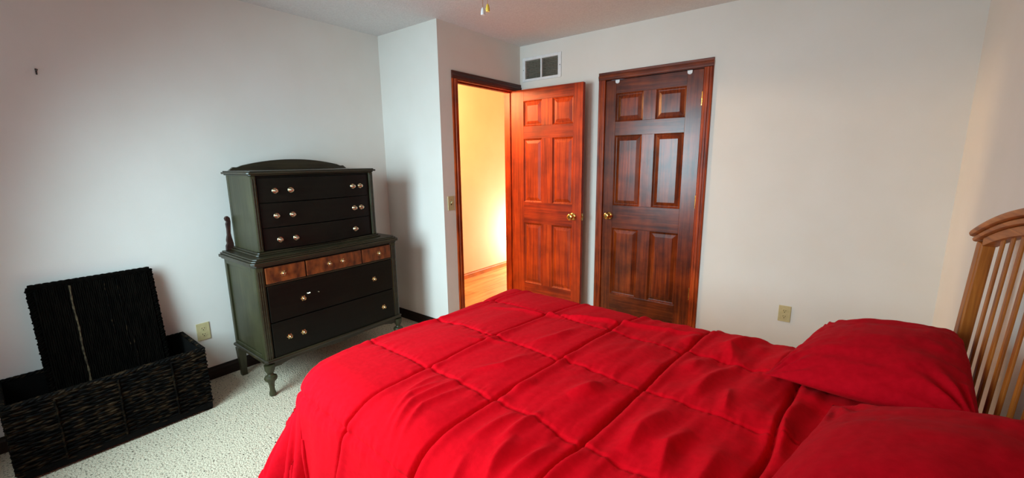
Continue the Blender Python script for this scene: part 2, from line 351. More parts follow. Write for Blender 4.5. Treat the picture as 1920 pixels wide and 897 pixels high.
# ------------------------------------------------------------------ air vent, switch, outlets, nail
v = thing('air_vent', (-2.22, YD, 2.22), 'white return air vent with two dark grilles above the open door', 'vent')
f = MB(); xo0, xo1, zo0, zo1 = -2.425, -2.012, 2.123, 2.330
f.box(xo0, VX0, YD-.009, YD-.0005, zo0, zo1).box(VX1, xo1, YD-.009, YD-.0005, zo0, zo1).box(VX0, VX1, YD-.009, YD-.0005, zo0, VZ0).box(VX0, VX1, YD-.009, YD-.0005, VZ1, zo1)
f.build('frame', MT['white'], v, bevel=.002)
MB().box(-2.226, -2.212, YD-.009, YD+.01, VZ0, VZ1).build('divider', MT['white'], v)
MB().box(VX0, VX1, YD+.05, YD+.055, VZ0, VZ1).build('back_plate', MT['grille'], v)
for k in range(11):
    z = VZ0+.006+k*.0142
    m = MB(); m.loft([[(x, YD+.004, z), (x, YD+.022, z+.010), (x, YD+.022, z+.0115), (x, YD+.004, z+.0015)] for x in (VX0+.001, VX1-.001)])
    m.build('louver', MT['grille'], v)
for x in (xo0+.012, xo1-.012): MB().lathe([(0,0),(.004,0),(.003,.002),(0,.0025)], (x, YD-.009, 2.225), 10, '-y').build('screw', MT['nail'], v)
sw = thing('light_switch', (XC, 2.383, 1.076), 'ivory light switch beside the hall doorway casing', 'switch')
MB().box(XC+.0005, XC+.006, 2.350, 2.416, 1.019, 1.133).build('cover_plate', MT['ivory'], sw, bevel=.002)
MB().box(XC+.006, XC+.0075, 2.377, 2.389, 1.062, 1.090).build('toggle_slot', MT['black'], sw)
m = MB(); m.loft([[(XC+.006, 2.379, 1.069),(XC+.006, 2.387, 1.069),(XC+.006, 2.387, 1.085),(XC+.006, 2.379, 1.085)],[(XC+.018, 2.380, 1.084),(XC+.018, 2.386, 1.084),(XC+.018, 2.386, 1.092),(XC+.018, 2.380, 1.092)]]).build('toggle', MT['ivory'], sw)
for z in (1.046, 1.106): MB().lathe([(0,0),(.003,0),(.002,.0015),(0,.002)], (XC+.006, 2.383, z), 8, 'x').build('screw', MT['pewter'], sw)
def outlet(lab, face):  # face(u, z, n): world point; u across, n outward
    c = face(0, .345, 0)
    o = thing('wall_outlet', c, lab, 'outlet', 'ivory duplex wall outlets')
    def pbox(u0, u1, z0, z1, n0, n1):
        m = MB(); m.loft([[face(u0,z0,n), face(u1,z0,n), face(u1,z1,n), face(u0,z1,n)] for n in (n0, n1)]); return m
    pbox(-.036, .036, .288, .402, .0005, .006).build('cover_plate', MT['ivory'], o, bevel=.002)
    for zc in (.365, .325):
        ring = []
        for k in range(16):
            a = 2*PI*k/16; ring.append((max(-.0155, min(.0155, .019*math.cos(a))), zc+.0145*math.sin(a)))
        m = MB(); m.loft([[face(u, z, n) for u, z in ring] for n in (.006, .0078)])
        rc = m.build('receptacle', MT['ivory'], o)
        s_ = pbox(-.0075, -.0052, zc-.001, zc+.008, .0078, .0083); s2 = pbox(.0052, .0075, zc-.001, zc+.007, .0078, .0083); s3 = pbox(-.0025, .0025, zc-.0105, zc-.0055, .0078, .0083)
        for q in (s2, s3): s_.add(q.v, q.f)
        s_.build('slots', MT['black'], rc)
    return o
outlet('ivory wall outlet on the right wall, above the bed pillows', lambda u, z, n: (-.203+u, YD-n, z))
outlet('ivory wall outlet on the left wall between trunk and dresser', lambda u, z, n: (XA+n, .816+u, z-.005))
o = MB().tube([(XA+.001, .310, 1.872), (XA+.014, .310, 1.868), (XA+.018, .310, 1.872)], [.0028, .0028, .006], 8).box(XA+.0005, XA+.004, .307, .313, 1.850, 1.878).build('picture_nail', MT['nail'], origin=(XA, .31, 1.865), smooth=False)
tag(o, 'small dark picture nail high on the left wall', 'nail')

# ------------------------------------------------------------------ ceiling fan (only its pulls hang into view)
FX, FY = -1.325, 1.495
fan = thing('ceiling_fan', (FX, FY, CH), 'white ceiling fan whose two pull chains hang into view', 'ceiling fan')
MB().lathe([(0,0),(.075,0),(.07,-.03),(.03,-.045),(0,-.045)], (FX, FY, CH)).build('canopy', MT['white'], fan, smooth=True)
MB().lathe([(.011,0),(.011,-.05)], (FX, FY, CH-.04)).build('downrod', MT['white'], fan, smooth=True)
MB().lathe([(0,.0),(.05,0),(.11,-.02),(.115,-.06),(.08,-.085),(.06,-.09),(0,-.09)], (FX, FY, CH-.085)).build('motor_housing', MT['white'], fan, smooth=True)
MB().lathe([(0,0),(.05,0),(.052,-.05),(.045,-.055),(0,-.055)], (FX, FY, CH-.175)).build('switch_housing', MT['white'], fan, smooth=True)
MB().lathe([(.03,0),(.07,-.01),(.085,-.04),(.07,-.075),(.03,-.098),(.008,-.104),(0,-.104)], (FX, FY, CH-.235)).build('glass_bowl', MT['white'], fan, smooth=True)
ba = math.atan2(-FY, -FX)
for k in range(5):
    a = ba + k*2*PI/5
    Tm = Matrix.Translation((FX, FY, CH-.145)) @ Matrix.Rotation(a, 4, 'Z')
    m = MB(); m.T = Tm @ Matrix.Rotation(.2, 4, 'X')
    pts = [(.17,-.05),(.30,-.062),(.55,-.066),(.585,-.05),(.59,0),(.585,.05),(.55,.066),(.30,.062),(.17,.05)]
    bl = m.prism(pts, -.004, .004, 'z').build('blade', MT['white'], fan)
    m = MB(); m.T = Tm; m.box(.08, .22, -.02, .02, -.008, -.0045).build('blade_iron', MT['white'], bl)
for (x, y, z0, mat, lab) in ((-1.312, 1.510, 2.038, 'white', 'white pull'), (-1.296, 1.524, 2.052, 'amber', 'amber yellow pull')):
    dx, dy = x-FX, y-FY
    ch = MB().tube([(x, y, z0+.03), (x, y, 2.20)], .0011, 6).build('pull_chain', MT['brass'], fan, label=None)
    MB().lathe([(0,0),(.0085,0),(.0095,.004),(.0088,.014),(.006,.026),(.003,.031),(0,.031)], (x, y, z0), 14).build('pull_pendant', MT[mat], ch, smooth=True, label=lab)

# ------------------------------------------------------------------ dresser
DR = thing('dresser', (-2.85, 1.45, 0), 'antique dark walnut dresser with stepped upper drawers on turned legs', 'dresser')
XBK = -3.095
LXF, LY0, LY1 = -2.625, .965, 1.940    # lower case front and sides
LEG = [(0,0),(.013,0),(.019,.006),(.020,.020),(.015,.032),(.014,.050),(.016,.075),(.020,.092),(.034,.108),(.037,.120),(.033,.130),(.020,.137),(.017,.146),(.022,.158),(.028,.172),(.030,.205),(0,.205)]
for y in (LY0+.012, LY1-.012): MB().lathe(LEG, (LXF-.005, y, 0), 20).build('leg', MT['walnut'], DR, smooth=True)
for y in (LY0+.015, LY1-.015):
    m = MB(); m.loft([[(XBK+.002+(.048-w)/2+dx*w, y-.5*w+dy*w, z) for dx, dy in ((0,0),(1,0),(1,1),(0,1))] for z, w in ((0,.032),(.05,.034),(.20,.048))]).build('leg', MT['walnut'], DR)
MB().box(XBK, LXF-.02, LY0+.008, LY1-.008, .205, .812).build('lower_carcass', MT['walnut'], DR, label=None)
# framed sides
for y0, y1 in ((LY0-.002, LY0+.008), (LY1-.008, LY1+.002)):
    MB().box(XBK, XBK+.03, y0, y1, .225, .812).box(LXF-.06, LXF-.022, y0, y1, .225, .812).box(XBK+.03, LXF-.06, y0, y1, .225, .255).box(XBK+.03, LXF-.06, y0, y1, .78, .812).build('side_frame', MT['walnut'], DR, bevel=.003)
# corner pilasters with reeds
for y0 in (LY0-.006, LY1-.044):
    p = MB().box(LXF-.040, LXF+.004, y0, y0+.05, .205, .812).build('corner_post', MT['walnut'], DR, bevel=.008)
    for k in range(3): MB().tube([(LXF+.004, y0+.014+k*.011, .235), (LXF+.004, y0+.014+k*.011, .785)], .0038, 8).build('reed', MT['walnuty'], p, smooth=True)
FY0, FY1 = LY0+.044, LY1-.044           # between posts
MB().box(LXF-.02, LXF-.006, FY0, FY1, .205, .812).build('face_frame', MT['front'], DR)
# apron with a scalloped lower edge and a beaded moulding on three sides
n = 28; top = [(FY0-.04+(FY1-FY0+.08)*k/n, .226) for k in range(n+1)]
bot = []
for k in range(n, -1, -1):
    u = k/n; d = .018*math.exp(-((u-.06)/.05)**2) + .018*math.exp(-((u-.94)/.05)**2) + .012*math.exp(-((u-.5)/.12)**2)
    bot.append((FY0-.04+(FY1-FY0+.08)*u, .196-d))
MB().prism(top+bot, LXF-.012, LXF+.002, 'x').build('apron', MT['walnuty'], DR)
MB().tube([(XBK+.01, LY0-.008, .226), (LXF+.004, LY0-.008, .226), (LXF+.012, LY0, .226), (LXF+.012, LY1, .226), (LXF+.004, LY1+.008, .226), (XBK+.01, LY1+.008, .226)], .011, 8).build('base_moulding', MT['walnuty'], DR, smooth=True)
def slab(x0, x1, y0, y1, z0, z1, c):   # plan with clipped front corners
    return [(x0,y0),(x1-c,y0),(x1,y0+c),(x1,y1-c),(x1-c,y1),(x0,y1)], z0, z1
m = MB()
for (ov, z0, z1) in ((.010, .812, .824), (.022, .824, .842), (.012, .842, .852), (.0, .852, .860)):
    p, a, b_ = slab(XBK-.006, LXF+.004+ov, LY0-.006-ov, LY1+.006+ov, z0, z1, .018); m.prism(p, a, b_, 'z')
m.build('ledge', MT['walnuty'], DR, bevel=.003)
UXF, UY0, UY1 = -2.715, 1.030, 1.848
m = MB(); p, a, b_ = slab(XBK, UXF+.028, UY0-.026, UY1+.026, .860, .870, .012); m.prism(p, a, b_, 'z')
p, a, b_ = slab(XBK, UXF+.016, UY0-.014, UY1+.014, .870, .880, .01); m.prism(p, a, b_, 'z')
m.build('step_moulding', MT['walnuty'], DR, bevel=.003)
MB().box(XBK+.02, UXF-.02, UY0+.006, UY1-.006, .880, 1.338).build('upper_carcass', MT['walnut'], DR)
MB().box(XBK+.02, XBK+.05, UY0, UY0+.006, .88, 1.338).box(XBK+.05, UXF-.03, UY0+.001, UY0+.006, .88, 1.338).build('side_panel', MT['walnut'], DR)
MB().box(XBK+.02, UXF-.03, UY1-.006, UY1-.001, .88, 1.338).build('side_panel', MT['walnut'], DR)
for y0 in (UY0-.002, UY1-.030):
    p = MB().box(UXF-.030, UXF+.004, y0, y0+.032, .880, 1.338).build('corner_post', MT['walnut'], DR, bevel=.006)
    for k in range(2): MB().tube([(UXF+.004, y0+.010+k*.011, .90), (UXF+.004, y0+.010+k*.011, 1.32)], .0038, 8).build('reed', MT['walnuty'], p, smooth=True)
MB().box(UXF-.03, UXF-.012, UY0+.03, UY1-.03, .880, 1.338).build('face_frame', MT['front'], DR)
m = MB()
for (ov, z0, z1) in ((.006, 1.338, 1.346), (.020, 1.346, 1.358), (.010, 1.358, 1.365)):
    p, a, b_ = slab(XBK+.01, UXF+.004+ov, UY0-.004-ov, UY1+.004+ov, z0, z1, .012); m.prism(p, a, b_, 'z')
m.build('top', MT['walnuty'], DR, bevel=.003)
# crest rail at the back
pts = []
for k in range(33):
    u = -1 + 2*k/32; y = 1.452 + .405*u; au = abs(u)
    if au < .86: z = 1.392 + .044*(1-(au/.86)**2)
    elif au < .90: z = 1.386
    else: z = 1.378 + .010*math.sin((au-.90)/.10*PI) - .012*max(0, (au-.95)/.05)
    pts.append((y, z))
MB().prism([(1.047, 1.3655)] + pts + [(1.857, 1.3655)], XBK+.012, XBK+.034, 'x').build('crest_rail', MT['walnuty'], DR, bevel=.003)
# carved scroll brackets on the ledge beside the upper case
for s_, yb in ((1, .978), (-1, 1.900)):
    prof = [(0,.8605),(.044,.8605),(.046,.90),(.040,.935),(.036,.97),(.040,1.01),(.044,1.045),(.042,1.068),(.032,1.080),(.020,1.078),(.012,1.066),(.016,1.052),(.022,1.045),(.016,1.03),(.018,1.00),(.016,.96),(.008,.925),(.010,.905),(.002,.89)]
    MB().prism([(yb+s_*u, z) for u, z in prof], XBK+.004, XBK+.026, 'x').build('scroll_bracket', MT['carved'], DR, bevel=.003)
# knobs: one mesh each, shared
def knob_mesh(kind):
    m = MB()
    if kind == 'ring':
        m.lathe([(0,0),(.0165,0),(.0175,.002),(.0165,.0035),(.013,.003),(.012,.0022),(.006,.004),(.005,.010),(.009,.013),(.0115,.018),(.010,.023),(.005,.0262),(0,.027)], n=18, axis='x')
    else:
        ring = []
        for k in range(36):
            a = 2*PI*k/36; r = .0155 + .0032*math.cos(6*a); ring.append((r*math.cos(a), r*math.sin(a)))
        m.loft([[(0, p[0], p[1]) for p in ring], [(.0025, p[0], p[1]) for p in ring], [(.004, p[0]*.7, p[1]*.7) for p in ring]])
        m.lathe([(0,.003),(.005,.003),(.005,.010),(.009,.013),(.0105,.018),(.008,.0225),(0,.024)], n=14, axis='x')
    return m
proto = {}
def knob(kind, par, loc):
    if kind not in proto:
        o = knob_mesh(kind).build('knob', MT['pewter'] if kind == 'ring' else MT['oldbrass'], None, smooth=True, origin=(0,0,0)); o.parent = par
        o.location = Vector(loc) - ORG[DR]; proto[kind] = o; return o
    return inst(proto[kind], par, loc)
def dbox(x0, x1, y0, y1, z0, z1, mat, label=None):
    return MB().box(x0, x1, y0, y1, z0, z1).build('drawer', mat, DR, bevel=.003, label=label)
# three small burl drawers
for (y0, y1, ks) in ((FY0+.004, 1.248, (1.112,)), (1.256, 1.648, (1.408, 1.502)), (1.656, FY1-.004, (1.79,))):
    d = dbox(LXF-.006, LXF+.008, y0, y1, .702, .800, MT['burl'], 'orange burl veneer small drawer')
    for y in ks: knob('petal', d, (LXF+.008, y, .752))
for (z0, z1, ks) in ((.462, .686, ((1.216,.565),(1.735,.570))), (.236, .454, ((1.109,.346),(1.196,.345),(1.800,.337)))):
    d = dbox(LXF-.006, LXF+.008, FY0+.004, FY1-.004, z0, z1, MT['front'])
    for y, z in ks: knob('petal', d, (LXF+.008, y, z))
    if z0 > .4:
        MB().tube([(LXF+.008, 1.245, .590), (LXF+.020, 1.250, .592), (LXF+.022, 1.256, .596)], [.005,.004,.005], 8).build('broken_pull', MT['pewter'], d, smooth=True)
        MB().lathe([(0,0),(.005,0),(.003,.006),(0,.007)], (LXF+.008, 1.318, .582), 8, 'x').build('screw', MT['pewter'], d)
MB().box(LXF-.006, LXF+.004, FY0, FY1, .689, .699).build('divider', MT['walnuty'], DR)
# bowed upper drawers
UC, UH = (UY0+UY1)/2, (UY1-UY0)/2-.036
def bow(y): return UXF-.006 + .040*(1-((y-UC)/UH)**2)
for (z0, z1, ks) in ((1.176, 1.322, (1.155,1.244,1.672,1.735)), (1.024, 1.171, (1.150,1.241,1.672,1.732)), (.886, 1.019, (1.155,1.246,1.668))):
    ring = [(UXF-.012, UC-UH), (UXF-.012, UC+UH)]
    pl = [(bow(UC+UH-2*UH*k/24), UC+UH-2*UH*k/24) for k in range(25)]
    d = MB().prism([(UXF-.012, UC-UH), (UXF-.012, UC+UH)][::-1][::-1] + pl, z0, z1, 'z').build('drawer', MT['front'], DR, bevel=.002)
    zc = {1.176: 1.245, 1.024: 1.093, .886: .944}[z0]
    for y in ks: knob('ring', d, (bow(y), y, zc))

# ------------------------------------------------------------------ woven trunk and its lid
TX0, TX1, TY0, TY1, TZ = -3.152, -2.765, -.045, .705, .378
tr = thing('woven_trunk', ((TX0+TX1)/2, (TY0+TY1)/2, 0), 'open dark brown woven rattan trunk on the carpet by the left wall', 'trunk')
MB().box(TX0+.012, TX1-.014, TY0+.012, TY1-.012, .03, .036).build('floor_panel', MT['black'], tr)
MB().box(TX0+.008, TX0+.016, TY0+.008, TY1-.008, .03, TZ-.012).box(TX1-.020, TX1-.012, TY0+.008, TY1-.008, .03, TZ-.012).box(TX0+.016, TX1-.02, TY0+.008, TY0+.016, .03, TZ-.012).box(TX0+.016, TX1-.02, TY1-.016, TY1-.008, .03, TZ-.012).build('lining', MT['black'], tr)
MB().box(TX1-.016, TX1+.001, TY0+.002, TY1-.002, .014, .046).box(TX0+.004, TX1-.016, TY1-.012, TY1-.001, .014, .046).build('base_shade_strip', MT['black'], tr)  # black strip standing in for the unlit foot of the trunk
for (x, y) in ((TX0+.022, TY0+.022), (TX1-.026, TY0+.022), (TX0+.022, TY1-.022), (TX1-.026, TY1-.022)):
    MB().box(x-.02, x+.02, y-.02, y+.02, 0, .032).build('foot', MT['black'], tr, bevel=.004)
def weave(p0, p1, outv, z0, z1, rows, stakes, r, amp):
    """rows of strands woven over and under upright stakes, as one mesh"""
    m = MB(); p0, p1, outv = Vector(p0), Vector(p1), Vector(outv)
    nseg = stakes*4
    for i in range(rows):
        z = z0 + (z1-z0)*(i+.5)/rows; ph = i % 2
        pts, rr = [], []
        jit = random.uniform(-.0015, .0015)
        for k in range(nseg+1):
            u = k/nseg; q = p0.lerp(p1, u)
            s_ = math.cos(PI*u*stakes + PI*ph)
            pts.append(q + outv*(amp*s_ + random.uniform(-.001,.001)) + Vector((0,0,z + jit + .0016*math.sin(u*40+i) + random.uniform(-.0012,.0012)))); rr.append(r*random.uniform(.75, 1.12))
        m.tube(pts, rr, 6)
    return m
for (a, b_, ov, st) in (((TX1-.006, TY0, 0), (TX1-.006, TY1, 0), (1,0,0), 17), ((TX0+.004, TY0, 0), (TX0+.004, TY1, 0), (-1,0,0), 17),
                    ((TX0, TY0+.004, 0), (TX1-.006, TY0+.004, 0), (0,-1,0), 9), ((TX0, TY1-.004, 0), (TX1-.006, TY1-.004, 0), (0,1,0), 9)):
    weave(a, b_, ov, .034, TZ-.012, 30, st, .0066, .0040).build('weave', MT['rattan'], tr, smooth=True, kind='stuff')
for k in range(3):
    y = TY0 + (TY1-TY0)*(.21 + .29*k)
    MB().tube([(TX1+.0045, y+random.uniform(-.002,.002), .05+.3*q/12) for q in range(13)], .0045, 6).build('stake', MT['rattan'], tr, smooth=True)
def rope(p0, p1, r, n=60):
    m = MB(); p0, p1 = Vector(p0), Vector(p1)
    d = (p1-p0).normalized(); u = d.cross(Vector((0,0,1))).normalized(); v_ = Vector((0,0,1))
    L = (p1-p0).length
    for st in range(3):
        m.tube([p0.lerp(p1, k/n) + (u*math.cos(L*k/n*90+st*2*PI/3) + v_*math.sin(L*k/n*90+st*2*PI/3))*r*.5 for k in range(n+1)], r*.62, 6)
    return m
zr = TZ-.006
for (a, b_) in (((TX1-.008, TY0, zr), (TX1-.008, TY1, zr)), ((TX0+.006, TY0, zr), (TX0+.006, TY1, zr)), ((TX0, TY0+.006, zr), (TX1-.006, TY0+.006, zr)), ((TX0, TY1-.006, zr), (TX1-.006, TY1-.006, zr))):
    rope(a, b_, .011).build('rim', MT['rattan'], tr, smooth=True)
# lid standing on end inside the trunk, leaning back on the wall
ld = thing('trunk_lid', (-3.0, .355, .04), 'dark woven trunk lid standing on end in the trunk, leaning on wall', 'lid')
bx, tx = -2.985, -3.105; zb, zt = .042, .815
ang = math.atan2(bx-tx, zt-zb)
LT = Matrix.Translation((bx, .357, zb)) @ Matrix.Rotation(-ang, 4, 'Y')
LL = (zt-zb)/math.cos(ang); LW = .462
m = MB(); m.T = LT; m.box(-.010, -.002, -LW/2+.012, LW/2-.012, .01, LL-.01).build('backing', MT['black'], ld)
m = MB(); m.T = LT
for i in range(54):
    y = -LW/2 + .012 + (LW-.024)*(i+.5)/54
    m.tube([(.001+.0014*math.cos(PI*k/2+PI*(i%2)) + random.uniform(-.0008,.0008), y+random.uniform(-.0015,.0015), .012+(LL-.024)*k/40) for k in range(41)], .0044, 5)
m.build('weave', MT['rattanv'], ld, smooth=True, kind='stuff')
for yy, l0, l1, rr, nm in ((-.095, .02, .98, .0042, 'straw'), (.035, .60, .97, .0024, 'rattan'), (.085, .45, .97, .0024, 'rattan'), (.105, .10, .55, .0022, 'rattan')):
    m = MB(); m.T = LT; m.tube([(.0062, yy+.0015*math.sin(k*.5), LL*(l0+(l1-l0)*k/40)) for k in range(41)], [rr*(1+.3*math.sin(k*2.1)) for k in range(41)], 6).build('stake', MT[nm], ld, smooth=True)
for (a, b_) in (((-.012,-LW/2,0),(-.012,-LW/2,LL)), ((-.012,LW/2,0),(-.012,LW/2,LL)), ((-.012,-LW/2,LL),(-.012,LW/2,LL)), ((-.012,-LW/2,.004),(-.012,LW/2,.004))):
    a, b_ = Vector(a), Vector(b_); d = (b_-a).normalized(); u = Vector((1,0,0)); v_ = d.cross(u)
    m = MB(); m.T = LT; nn = 50; L_ = (b_-a).length
    for st in range(3): m.tube([a.lerp(b_, k/nn) + (u*math.cos(L_*k/nn*80+st*2.09)+v_*math.sin(L_*k/nn*80+st*2.09))*.008 for k in range(nn+1)], .0105, 6)
    m.build('rim', MT['rattanv'], ld, smooth=True)

# ------------------------------------------------------------------ bed frame and headboard
BYC = 1.36
bed = thing('bed_frame', (-.55, BYC, 0), 'honey oak bed frame with an arched slatted headboard', 'bed')
def hx(z): return .385 + .045*(z-.70)          # headboard leans back a little
def arch(y): return 1.300 - .150*((y-BYC)/.79)**2   # top of the cap
def lean_bar(y0, y1, z0, z1, th, dx=0):
    m = MB(); m.loft([[(hx(z)+dx, y0, z), (hx(z)+dx+th, y0, z), (hx(z)+dx+th, y1, z), (hx(z)+dx, y1, z)] for z in (z0, z1)]); return m
for s_ in (-1, 1):
    y0, y1 = (2.062, 2.120) if s_ > 0 else (2*BYC-2.120, 2*BYC-2.062)
    lean_bar(y0, y1, 0, arch((y0+y1)/2)-.055, .036, -.002).build('post', MT['oak'], bed, bevel=.006)
for k in range(-7, 8):
    y = BYC + .0805*k
    lean_bar(y-.0115, y+.0115, .33, arch(y)-.052, .0065, .012).build('slat', MT['oak'], bed, bevel=.002)
lean_bar(2*BYC-2.062, 2.062, .26, .36, .024, .005).build('bottom_rail', MT['oaky'], bed, bevel=.004)
def arch_rail(y0, y1, dz0, dz1, x0, x1, rnd):
    m = MB(); rings = []; n_ = 40
    for k in range(n_+1):
        y = y0 + (y1-y0)*k/n_; zt_ = arch(y); c = hx(zt_)
        a, b_ = zt_-dz1, zt_-dz0; r = rnd
        rings.append([(c+x0, y, a+r), (c+x0+r*.3, y, a+r*.3), (c+x0+r, y, a), (c+x1-r, y, a), (c+x1-r*.3, y, a+r*.3), (c+x1, y, a+r), (c+x1, y, b_-r), (c+x1-r*.3, y, b_-r*.3), (c+x1-r, y, b_), (c+x0+r, y, b_), (c+x0+r*.3, y, b_-r*.3), (c+x0, y, b_-r)])
    return m.loft(rings)
arch_rail(2*BYC-2.150, 2.150, 0, .024, -.020, .052, .010).build('cap_rail', MT['oaky'], bed, smooth=True)
arch_rail(2*BYC-2.138, 2.138, .026, .044, -.012, .046, .008).build('cap_moulding', MT['oaky'], bed, smooth=True)
arch_rail(2*BYC-2.062, 2.062, .046, .074, -.002, .034, .003).build('top_rail', MT['oaky'], bed, smooth=True)
for y0 in (.70, 1.995):
    MB().box(-1.46, .382, y0, y0+.025, .20, .32).build('side_rail', MT['oak'], bed, bevel=.004)
MB().box(-1.475, -1.45, .70, 2.02, .20, .32).build('foot_rail', MT['oaky'], bed, bevel=.004)
for y0 in (.70, 1.965): MB().box(-1.475, -1.42, y0, y0+.055, 0, .20).build('leg', MT['oak'], bed, bevel=.004)
MB().box(-1.45, .37, .726, 1.994, .30, .318).build('slat_deck', MT['oak'], bed)
mt = tag(MB().box(-1.46, .372, .735, 1.985, .3195, .535).build('mattress', MT['ticking'], bevel=.05, origin=(-.55, BYC, .32)), 'pale mattress under the red comforter', 'mattress')

# ------------------------------------------------------------------ comforter
def vnoise(x, y, seed):
    r = np.random.RandomState(seed); g = r.rand(64, 64)
    xi = np.floor(x).astype(int); yi = np.floor(y).astype(int); fx = x-xi; fy = y-yi
    fx = fx*fx*fx*(fx*(fx*6-15)+10); fy = fy*fy*fy*(fy*(fy*6-15)+10)
    a = g[xi % 64, yi % 64]; b = g[(xi+1) % 64, yi % 64]; c = g[xi % 64, (yi+1) % 64]; d = g[(xi+1) % 64, (yi+1) % 64]
    return (a*(1-fx)+b*fx)*(1-fy) + (c*(1-fx)+d*fx)*fy - .5
def fold(x, y, pts, w, amp, sharp=1.6):
    """ridge along a polyline, tapering at both ends"""
    best = np.full(x.shape, 1e9); tt = np.zeros(x.shape); n_ = len(pts)-1
    for k in range(n_):
        ax, ay = pts[k]; bx_, by_ = pts[k+1]; dx, dy = bx_-ax, by_-ay
        t = np.clip(((x-ax)*dx+(y-ay)*dy)/(dx*dx+dy*dy), 0, 1)
        d = np.hypot(x-ax-t*dx, y-ay-t*dy); sel = d < best
        best = np.where(sel, d, best); tt = np.where(sel, (k+t)/n_, tt)
    return amp*np.exp(-(best/w)**sharp)*np.sin(PI*np.clip(tt*.9+.05, 0, 1))
def comforter():
    EF, EN, EFAR = .56, .56, .50           # overhang lengths (foot, near side, far side)
    X0, XF, YN, YF_ = .362, -1.500, .800, 1.960
    nu, nv = 620, 440
    p = np.linspace(0, X0-XF+EF, nu)       # from the head toward the foot
    q = np.linspace(YN-EN, YF_+EFAR, nv)
    P, Q = np.meshgrid(p, q, indexing='ij')
    cx = X0 - P                              # flat cloth coordinates
    cy = Q
    s = np.maximum(XF-cx, 0); tn = np.maximum(YN-cy, 0); tf = np.maximum(cy-YF_, 0)
    t = np.where(tn > 0, tn, tf); sg = np.where(tn > 0, -1., 1.)
    E2 = np.where(tn > 0, EN, EFAR)
    rho = np.maximum(s/EF, t/E2); phi = np.arctan2(t, s+1e-12)
    e = np.hypot(s, t)
    emax = EF*np.cos(phi)**2 + E2*np.sin(phi)**2
    corner = np.sin(2*phi)**2*((s > 0) & (t > 0))
    e = np.where((s > 0) | (t > 0), rho*emax*(1+.06*corner), 0)
    r = .10 + .05*np.sin(phi)**2*(tn > 0)
    fl = .08 + .05*np.cos(phi)**2 + .50*corner*(tn > 0) + .25*corner*(tf > 0)
    # hanging folds around the skirt
    arc = np.where(s >= t, cy*1.0, cx*1.0) + phi*.35
    hang = np.clip((e-.20)/.36, 0, 1)**1.3
    ripple = hang*(.020*np.sin(arc*17+1.1) + .013*np.sin(arc*37+.4+2*hang)) + hang*corner*.012*np.sin(phi*13+.6)
    qa = PI/2*r
    hang_e = np.maximum(e-qa, 0)
    ang = np.minimum(e, qa)/r
    out = r*np.sin(ang) + hang_e*fl/np.sqrt(1+fl*fl) + ripple
    down = r*(1-np.cos(ang)) + hang_e/np.sqrt(1+fl*fl)
    bx_ = np.maximum(cx, XF); by_ = np.clip(cy, YN, YF_)
    X = bx_ - out*np.cos(phi)*(s > 0)
    X = np.where((s <= 0), cx, X)
    Y = by_ + sg*out*np.where(t > 0, np.sin(phi), 0)
    # the foot edge bows out a little in its middle
    bowf = .035*np.exp(-((cy-1.05)/.30)**2)*np.clip((XF+.35-cx)/.35, 0, 1)
    X = X - bowf
    crown = .022*(1-np.clip(np.abs(cy-1.38)/.6, 0, 1)**2)*np.clip((cx-XF)/.25, 0, 1)
    Z = .622 + crown - down + .020*np.clip((cx+.55)/.35, 0, 1)*np.clip((cy-1.6)/.3, 0, 1)*np.exp(-down*20)
    # quilting: seams every .36 m both ways, slightly skewed and wandering
    wob = .018*vnoise(cy*5, cx*3, 3)
    u = cx - (.16*(cy-1.2)) - .030*np.sin(cy*2.3) + wob
    def nearest(a, lines):
        d = np.full(a.shape, 9.)
        for l in lines:
            dd = a-l; d = np.where(np.abs(dd) < np.abs(d), dd, d)
        return d
    du = nearest(u, (-1.93, -1.55, -1.155, -.815, -.475, -.085))
    vv = cy + .055*(cx+1.0) + .016*vnoise(cx*6, cy*3, 5) 
    dv = nearest(vv, (.25, .61, .965, 1.325, 1.705, 2.07, 2.42))
    puff = (1-np.exp(-np.abs(du)/.035))*(1-.5*np.exp(-np.abs(dv)/.04))
    seamvar = .55 + 1.1*np.clip(vnoise(cy*3.1+7, cx*2.2, 9)+.45, 0, 1)
    Hh = .013*puff
    # crosswise seams: crisp, with one lip folded over
    Hh += -.044*seamvar*np.exp(-(du/.0075)**2) + .010*seamvar*np.exp(-((du-.024)/.018)**2)
    # lengthwise seams: shallow, puckered
    pk = np.exp(-np.abs(dv)/.028)
    Hh += -.006*np.exp(-(dv/.006)**2) + .0085*pk*(vnoise(cx*46, cy*12, 11) + .7*vnoise(cx*90, cy*22, 12))
    pk2 = np.exp(-np.abs(du)/.035)*np.exp(-np.abs(dv)/.09)
    Hh += .012*pk2*vnoise(cx*30, cy*40, 13)
    # wrinkles
    on_top = np.clip(1-e/.25, 0, 1)
